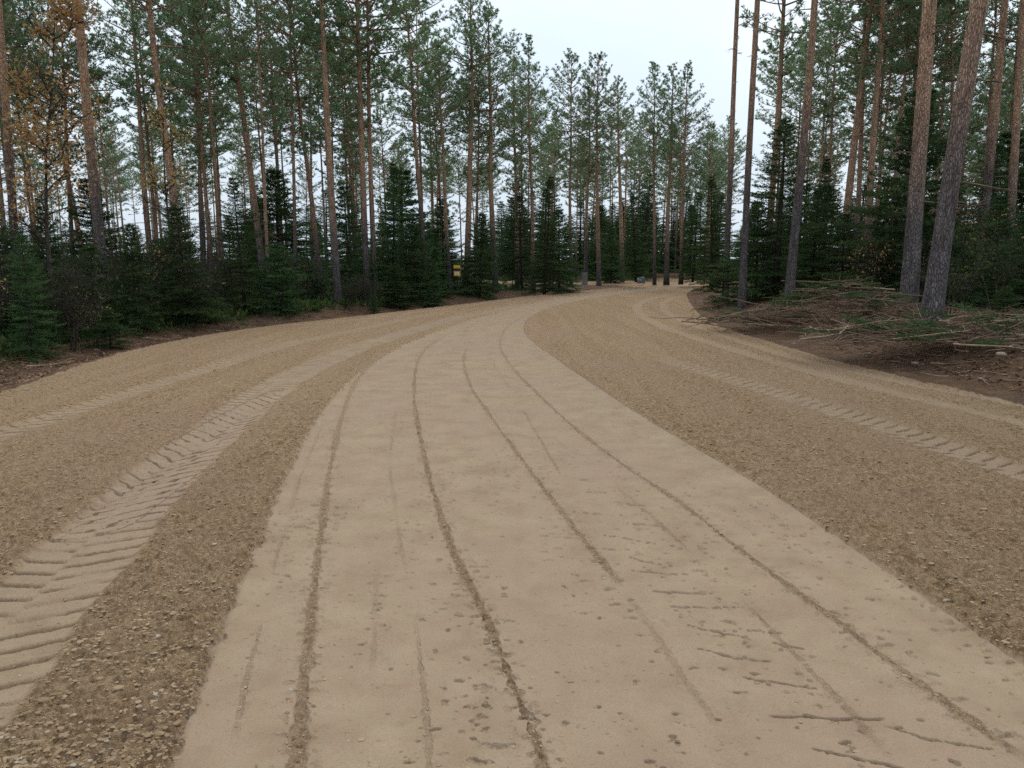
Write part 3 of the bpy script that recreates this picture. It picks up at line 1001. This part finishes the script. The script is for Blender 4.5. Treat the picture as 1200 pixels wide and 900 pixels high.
sapling(64, 398, -25, 1.1, 2800, .085, M_OAK, 'tall oak sapling full of brown leaves at the left', 41, lean=-.03, frm=.36, clump=.2, many=26, sg=.16)
sapling(198, 372, 85, .9, 700, .085, M_OAK, 'slender sapling with ochre leaf sprays beside the red barked pine', 46, lean=-.03, frm=.55, many=20, sg=.14)
sapling(170, 392, 262, .9, 130, .08, M_TAN, 'bare twiggy bush with a few tan leaves at the left verge', 43, 'shrub', 0, .3, 3, 'shrub')
sapling(235, 381, 290, .9, 60, .08, M_TAN, 'nearly leafless bush with long pale twigs before the broad conical spruce', 44, 'shrub', .1, .3, 3, 'shrub')
sapling(100, 404, 330, .6, 110, .06, M_OAK, 'low brown bush at the ditch on the left', 45, 'shrub', 0, .2, 4, 'shrub')
sapling(1040, 348, 215, .8, 420, .09, M_TAN, 'tan leaved sapling behind the thick upright pine', 46, 'birch_sapling', 0, .3, 2)
sapling(1135, 352, 195, .9, 520, .09, M_TAN, 'tan leaved sapling right of the thickest leaning pine', 47, 'birch_sapling', .05, .3, 2)
sapling(1018, 352, 285, .8, 220, .085, M_TAN, 'low bush with pale orange leaves behind the brushwood heap', 48, 'shrub', 0, .25, 3, 'shrub')
sapling(1165, 362, 270, .8, 260, .08, M_GRASS, 'green leaved bush below the tan sapling at the far right', 49, 'shrub', 0, .2, 3, 'shrub')
sapling(1110, 368, 300, .6, 220, .07, M_GRASS, 'small green bush beside the thickest leaning pine', 50, 'shrub', 0, .15, 4, 'shrub')
sapling(1185, 352, 225, .9, 200, .085, M_OAK, 'brown leaved sapling before the pinkish pine', 52, 'birch_sapling', 0, .35, 2)


SHR = [broadleaf(80, 2.2, .9, 150, .075, M_TAN, 0, .2, 4), broadleaf(81, 1.8, .8, 260, .065, M_GRASS, 0, .15, 5, many=14, sg=.12), broadleaf(82, 2.6, .9, 60, .07, M_TAN, .05, .3, 4), broadleaf(83, 1.6, .8, 380, .06, M_GRASS, 0, .1, 6, many=14, sg=.14)]
for n, u0, u1, y0, y1, side, in ((26, -60, 520, 12, 30, 'left'), (8, 860, 1260, 17, 34, 'right')):
    for (x, y) in scatter(n, u0, u1, y0, y1, .5, rng, 1.5 if side == 'left' else 4.5):
        k = rng.randrange(4); sc = rng.uniform(.6, 1.15)
        bare = k in (0, 2)
        e = empty('shrub', (x, y, hz(x, y)), ('bare twiggy shrub with a few tan leaves' if bare else 'low green leaved shrub') + ' in the thicket along the %s verge' % side, 'shrub', ('bare' if bare else 'green') + ' shrubs along the %s verge' % side, (0, 0, rng.uniform(0, 6.28)), sc)
        link('stem', SHR[k][0], e); link('leaves', SHR[k][1], e)


# ---- yellow marker, stump, boulder
P = hit(536, 346)
e = empty('marker_post', P, 'yellow and cream marker panel with dark band on a grey post by the left verge', 'marker post')
mb = MB(); mb.tube([np.array([0, 0, -.2]), np.array([0, 0, .7]), np.array([0, 0, 1.30])], [.035, .034, .032], 8)
link('post', mb.mesh('post', [M_SBARK]), e)
def panel(x0, z0, x1, z1, y, t, mat, nm, par):
    b = MB(); b.box((x0, y - t, z0), (x1, y, z1)); me = b.mesh(nm, [mat]); o = link(nm, me, par)
    bv = o.modifiers.new('b', 'BEVEL'); bv.width = min(.008, t * .4); bv.segments = 2
    return o
pn = panel(-.145, .86, .145, 1.34, -.036, .03, M_YELLOW, 'panel', e)
panel(-.147, 1.08, .147, 1.20, -.0685, .008, M_BLACK, 'dark_band', pn)
panel(-.12, .90, .10, 1.05, -.0685, .006, M_CREAM, 'cream_plate', pn)

P = hit(685, 334.5)
mb = MB(); rg = random.Random(3)
mb.tube([np.array([0, 0, -.1]), np.array([0, 0, .05]), np.array([0, 0, .3]), np.array([.02, 0, .78])], [.26, .20, .165, .155], 14)
e = empty('tree_stump', P, 'grey stump with pale cut top beside the road bend', 'stump')
link('stump', mb.mesh('stump', [M_POST], False), e)
mb = MB(); mb.tube([np.array([.02, 0, .779]), np.array([.02, 0, .80])], [.152, .146], 14)
link('cut_top', mb.mesh('cut_top', [M_PALEWOOD]), e)


def blob(seed, r, flat=.7, sub=3, amp=.25):
    import bmesh
    bm = bmesh.new()
    bmesh.ops.create_icosphere(bm, subdivisions=sub, radius=1)
    rs = random.Random(seed)
    ox, oy = rs.uniform(0, 50), rs.uniform(0, 50)
    co = np.array([v.co[:] for v in bm.verts])
    n = fbm(co[:, 0] * 1.3 + ox + co[:, 2], co[:, 1] * 1.3 + oy - co[:, 2] * .7, 3)
    for v, k in zip(bm.verts, n):
        v.co *= 1 + amp * 2 * k
        v.co = Vector((v.co.x * r, v.co.y * r * .8, v.co.z * r * flat))
    me = bpy.data.meshes.new('stone')
    bm.to_mesh(me); bm.free()
    me.polygons.foreach_set('use_smooth', np.full(len(me.polygons), sub > 1))
    return me


P = hit(751, 332)
me = blob(8, .33, .85); me.materials.append(M_BLUESTONE)
tag(link('boulder', me, None, (P[0], P[1], P[2] + .17)), 'blue grey boulder at the far end of the dark earth bank', 'boulder')

# ---- pale stones and wood chips along the verges
sts = [blob(60 + k, 1, .5, 2) for k in range(4)]
for s in sts: s.materials.append(M_STONE)
SP_ = [(30, 457, .05, 'small stone on the left road edge nearest to the camera'), (113, 411, .10, 'pale flat stone in the left ditch, larger of two near the low bush'), (126, 407, .07, 'pale stone in the left ditch, smaller of two near the low bush'), (262, 371, .10, 'white stone below the broad conical spruce'),
       (1017, 415, .07, 'whitish stone on the bare earth below the brushwood, farther one'), (1072, 426, .07, 'whitish stone on the bare earth below the thick trunks'), (931, 403, .06, 'pale stone on the earth verge below the reddish leaning pine'), (1173, 416, .09, 'pale stone under the flattened spruce'), (1149, 444, .05, 'pale stone at the edge of the road, lower right verge')]
for k, (u, v, r, lab) in enumerate(SP_):
    P = hit(u, v)
    tag(link('stone', sts[k % 4], None, (P[0], P[1], P[2] + r * .1), (r * .8, r * .8, r * .7), (0, 0, rng.uniform(0, 6))), lab, 'stone', 'pale stones on the verges')


# ---- brushwood heaps and single branches on the right verge
def stick(mb, p, an, L, r, rg, rise=0.0, mat=0, twigs=True):
    d = np.array([math.cos(an), math.sin(an), rise])
    pts = [np.asarray(p, float)]; n = 6
    for k in range(n):
        d = unit(d + np.array([rg.uniform(-.13, .13), rg.uniform(-.13, .13), rg.uniform(-.1, .1)]))
        pts.append(pts[-1] + d * L / n)
    mb.tube(pts, [r * (1 - .11 * k) for k in range(n + 1)], 5, mat)
    if twigs:
        for k in range(2, n + 1):
            if rg.random() < .7:
                e = unit(d + np.array([rg.uniform(-1, 1), rg.uniform(-1, 1), rg.uniform(-.2, .7)]))
                l2 = L * rg.uniform(.08, .25)
                mb.tube([pts[k], pts[k] + e * l2 * .5, pts[k] + e * l2 + np.array([0, 0, -.03])], [r * .4, r * .3, r * .12], 3, mat)


def heap(u, v, w, d, h, n, label, seed):
    P = hit(u, v); rg = random.Random(seed)
    e = empty('brushwood_heap', P, label, 'brushwood')
    A = MB(); B = MB(); G = MB()
    for _ in range(n):
        x, y = rg.gauss(0, w * .35), rg.gauss(0, d * .35)
        z = max(0.02, h * math.exp(-(x / w * 2) ** 2 - (y / d * 2) ** 2) * rg.uniform(.05, 1))
        mb = A; pale = int(rg.random() > .86)
        an = rg.gauss(0, 1.0) + (PI if rg.random() < .5 else 0)
        L = rg.choice([.35, .5, .7, .9, 1.2, 1.7]) * rg.uniform(.8, 1.2)
        stick(mb, (x - math.cos(an) * L / 2, y - math.sin(an) * L / 2, z), an, L, rg.uniform(.003, .009) + .004 * L, rg, rg.uniform(-.12, .12), pale)
    for _ in range(n // 9):
        x, y = rg.gauss(0, w * .35), rg.gauss(0, d * .35)
        z = max(.05, h * math.exp(-(x / w * 2) ** 2 - (y / d * 2) ** 2)) * rg.uniform(.6, 1.1)
        an = rg.uniform(0, 6.28); L = rg.uniform(.3, .8)
        dd = np.array([math.cos(an), math.sin(an), rg.uniform(-.2, .3)])
        for k in range(14):
            q = np.array([x, y, z]) + dd * L * k / 14
            s = np.array([-dd[1], dd[0], 0]) * (1 if k % 2 else -1)
            for j in range(3):
                needles(G, q + (dd * .5 + s) * .05 * j, dd * .6 + s, rg, 4, .09, .014, .9, 0)
    link('branches', A.mesh('branches', [M_WOOD, M_PALEWOOD]), e)
    link('green_sprays', G.mesh('green_sprays', [M_SPRUCE]), e)


heap(985, 372, 3.0, 1.8, .8, 330, 'largest brushwood heap, left of the thick upright pine', 1)
heap(905, 378, 2.2, 1.2, .30, 150, 'flat brushwood heap at the foot of the reddish leaning pine', 2)
heap(843, 361, .8, .8, .35, 50, 'small twig heap at the inside tip of the bend', 3)
heap(1150, 398, 2.2, 1.5, .40, 200, 'brushwood heap right of the thickest leaning pine', 4)
heap(1040, 395, 1.8, .9, .22, 150, 'flat brushwood strip before the two big trunks', 5)
heap(250, 379, 2.4, .9, .25, 80, 'brown twig heap below the broad conical spruce', 6)
for k, (u, v, L, an, pale, lab) in enumerate([
        (955, 352, 2.2, .1, 1, 'long pale branch on the crest of the brushwood heap'), (925, 384, 1.6, .35, 1, 'pale slanting branch at the left of the brushwood'), (1100, 404, 1.4, .05, 1, 'tan branch on the ground before the big trunks'),
        (985, 403, 1.1, -.1, 0, 'brown branch lying below the largest heap'), (1165, 412, 1.0, -.3, 1, 'short pale branch on the right verge by the photo edge'), (1120, 432, .8, .2, 0, 'dark stick on bare earth at the right'),
        (15, 428, 1.0, -.5, 1, 'pale stick in the ditch at the left edge of the photo'), (120, 393, 2.2, .15, 1, 'long pale fallen branch before the low spruce on the left'), (60, 436, .8, -.1, 1, 'pale wood splinter in the left ditch'), (190, 400, .7, .1, 1, 'pale wood splinter at the road edge under the twiggy bush')]):
    P = hit(u, v); mb = MB(); rg = random.Random(70 + k)
    stick(mb, (-math.cos(an) * L / 2, -math.sin(an) * L / 2, .04), an, L, .014, rg, 0, 0)
    tag(link('fallen_branch', mb.mesh('fallen_branch', [M_PALEWOOD if pale else M_WOOD]), None, (P[0], P[1], P[2] + (.55 if k == 0 else .05))), lab, 'branch', 'fallen branches on the verges')


# ---- uncountable cover
def cover_points(n, rg, y0, y1, d0, d1, side=None, spread=44):
    N = n * 6
    y = 1 / rg.uniform(1 / y1, 1 / y0, N); a = np.radians(rg.uniform(-spread, spread, N)); x = np.tan(a) * y
    h, sd, out, right = terrain_low(x, y)
    m = (sd < 0) & (out > d0) & (out < d1)
    if side == 'l': m &= ~right
    if side == 'r': m &= right
    x, y, out = x[m][:n], y[m][:n], out[m][:n]
    z, *_ = terrain(x, y, np.full(x.shape, .03))
    return x, y, z, out


def tri_cloud(name, mat, label, cat, x, y, z, rg, per, size, flat, w, lift=0.0):
    n = len(x); N = n * per
    c = np.repeat(np.stack([x, y, z], 1), per, 0)
    an = rg.uniform(0, 2 * PI, N)
    el = np.abs(rg.normal(0, 1, N)) * (1 - flat) + rg.normal(0, .2, N) * flat
    d = np.stack([np.cos(an) * np.cos(el), np.sin(an) * np.cos(el), np.abs(np.sin(el))], 1)
    s = (size * rg.uniform(.5, 1.3, N))[:, None]
    b = np.stack([-np.sin(an), np.cos(an), rg.normal(0, .3, N)], 1)
    c = c + d * s * rg.uniform(0, .6, (N, 1)) * (1 - flat) + np.stack([rg.normal(0, size * .3, N), rg.normal(0, size * .3, N), np.full(N, lift)], 1)
    V = np.stack([c, c + d * s * .5 + b * s * w, c + d * s, c + d * s * .5 - b * s * w], 1).reshape(-1, 3)
    Q = np.arange(N * 4).reshape(-1, 4)
    o = link(name, mesh_from(name, V, Q, [mat]))
    tag(o, label, cat, None, 'stuff')
    return o


rg = np.random.RandomState(21)
x, y, z, o_ = cover_points(13000, rg, 10, 60, 2.2, 16)
keep = ((fbm(x, y, 2, .5) + rg.uniform(-.5, .5, len(x))) > -.1) & ((x < 0) | (o_ > 7.0))
tri_cloud('undergrowth', M_GRASS, 'low green blueberry and moss cover under the trees', 'undergrowth', x[keep], y[keep], z[keep], rg, 14, .17, .0, .25)
x, y, z, o_ = cover_points(900, rg, 10, 40, 1.5, 5, 'l')
tri_cloud('grass', M_GRASS, 'dark green grass along the left ditch', 'grass', x, y, z, rg, 14, .17, .0, .05)
x, y, z, o_ = cover_points(22000, rg, 9, 45, .25, 9)
kp = (x < 0) | (o_ > .4 + 2.4 * rg.uniform(0, 1, len(x)) ** 2)
x, y, z = x[kp], y[kp], z[kp]
tri_cloud('leaf_litter', M_LITTER, 'fallen leaves and bark bits scattered over the verges', 'leaf litter', x, y, z, rg, 2, .06, .9, .32, .012)
mb = MB(); rp = random.Random(9)
x, y, z, o_ = cover_points(1500, rg, 10, 40, .5, 7)
for k in range(len(x)):
    stick(mb, (x[k], y[k], z[k] + .015), rp.uniform(0, 6.28), rp.uniform(.12, .6), rp.uniform(.003, .009), rp, 0, 0 if rp.random() < .6 else 1, False)
tag(link('twig_litter', mb.mesh('twig_litter', [M_WOOD, M_PALEWOOD])), 'small broken twigs scattered over the verges', 'twigs', None, 'stuff')

# loose clods and pebbles on the graded bands
ico = blob(1, 1, 1, 1, 0)
bv = []
for k in range(5):
    me = blob(200 + k, 1, .6, 1, .5)
    bv.append(np.array([v.co[:] for v in me.vertices]))
icoF = np.array([p.vertices[:] for p in me.polygons])
N = 70000
yy = 1 / rg.uniform(1 / 14.0, 1 / 1.9, N); xx = np.tan(np.radians(rg.uniform(-40, 40, N))) * yy
zz, loose, soil, forest, line, road, sd = terrain(xx, yy, np.full(N, .004))
prob = loose * (.35 + .65 * (fbm(xx, yy, 2, 2.0) > -.1)) + line * .40 + (1 - loose) * (sd > .1) * .05
esd = poly_sd(xx, yy, strip_poly)
prob = np.maximum(prob, .40 * np.exp(-np.maximum(esd, 0) / .05) * (esd > -.05))
keep = (rg.uniform(0, 1, N) < prob) & (sd > .02)
xx, yy, zz, ln, lo = xx[keep], yy[keep], zz[keep], line[keep], loose[keep]
n = len(xx)
size = .0026 + .0075 * rg.uniform(0, 1, n) ** 3 + .010 * rg.uniform(0, 1, n) ** 18
size = np.where(lo > .5, size * 1.15, size * .8)
ch = rg.randint(0, 5, n); an = rg.uniform(0, 6.28, n)
base = np.stack(bv)[ch]                                   # n, nv, 3
ca, sa = np.cos(an)[:, None], np.sin(an)[:, None]
st = rg.uniform(.8, 1.5, (n, 1))
px = (base[:, :, 0] * ca - base[:, :, 1] * sa) * size[:, None] * st
py = (base[:, :, 0] * sa + base[:, :, 1] * ca) * size[:, None]
pz = base[:, :, 2] * size[:, None] * .8 - size[:, None] * .05
V = np.stack([px + xx[:, None], py + yy[:, None], pz + zz[:, None]], -1).reshape(-1, 3)
Q = (icoF[None] + (np.arange(n) * base.shape[1])[:, None, None]).reshape(-1, 3)
o = link('dirt_clods', mesh_from('dirt_clods', V, Q, [M_CLOD, M_STONE], np.repeat((rg.uniform(0, 1, n) < .05).astype(int), len(icoF)), False))
tag(o, 'loose clods and pebbles on the graded bands of the road', 'clods', None, 'stuff')

# ------------------------------------------------------------------ light
SUN_EL, SUN_AZ = 48.0, 12.0          # azimuth clockwise from +Y
w = bpy.data.worlds.new('World')
scene.world = w
w.use_nodes = True
nt = w.node_tree
for n_ in list(nt.nodes): nt.nodes.remove(n_)
T = NT(nt)
sky = T.n('ShaderNodeTexSky', sky_type='NISHITA', sun_disc=False)
sky.sun_elevation = R(SUN_EL); sky.sun_rotation = R(SUN_AZ)
sky.air_density = 1.0; sky.dust_density = 4.0; sky.ozone_density = 1.0
tc = T.n('ShaderNodeTexCoord').outputs['Generated']
cl = T.noise(tc, 2.2, 5, .55)
cloud = T.mix(T.ramp(cl, [(.3, 0.0), (.7, 1.0)]), (7.8, 9.4, 11.1), (10.0, 11.0, 11.8))
sz = T.n('ShaderNodeSeparateXYZ'); T.l(tc, sz.inputs[0])
grad = T.n('ShaderNodeMapRange'); T.l(sz.outputs[2], grad.inputs[0]); grad.inputs[1].default_value = 0.0; grad.inputs[2].default_value = .9; grad.inputs[3].default_value = .86; grad.inputs[4].default_value = 1.42
sc_ = T.n('ShaderNodeVectorMath', operation='SCALE'); T.l(cloud, sc_.inputs[0]); T.l(grad.outputs[0], sc_.inputs['Scale'])
mixed = T.mix(.90, sky.outputs[0], sc_.outputs[0])
bg = T.n('ShaderNodeBackground'); bg.inputs[1].default_value = .10
T.l(mixed, bg.inputs[0])
wo = T.n('ShaderNodeOutputWorld'); T.l(bg.outputs[0], wo.inputs[0])

sun_d = bpy.data.lights.new('sun', 'SUN')
sun_d.energy = 1.3; sun_d.angle = R(14); sun_d.color = (1.0, .95, .88)
sun = bpy.data.objects.new('sun', sun_d)
COL.objects.link(sun)
sun.location = (0, 0, 40)
dv = Vector((math.sin(R(SUN_AZ)) * math.cos(R(SUN_EL)), math.cos(R(SUN_AZ)) * math.cos(R(SUN_EL)), math.sin(R(SUN_EL))))
sun.rotation_euler = dv.to_track_quat('Z', 'Y').to_euler()

# ------------------------------------------------------------------ render settings
scene.render.engine = 'CYCLES'
scene.view_settings.view_transform = 'Standard'
scene.view_settings.look = 'None'
scene.view_settings.gamma = 1.0
scene.view_settings.exposure = 0.0
c = scene.cycles
c.max_bounces = 5; c.volume_bounces = 0; c.diffuse_bounces = 3; c.glossy_bounces = 1; c.transmission_bounces = 3; c.transparent_max_bounces = 4
c.use_denoising = False
c.use_adaptive_sampling = True
c.adaptive_threshold = .015
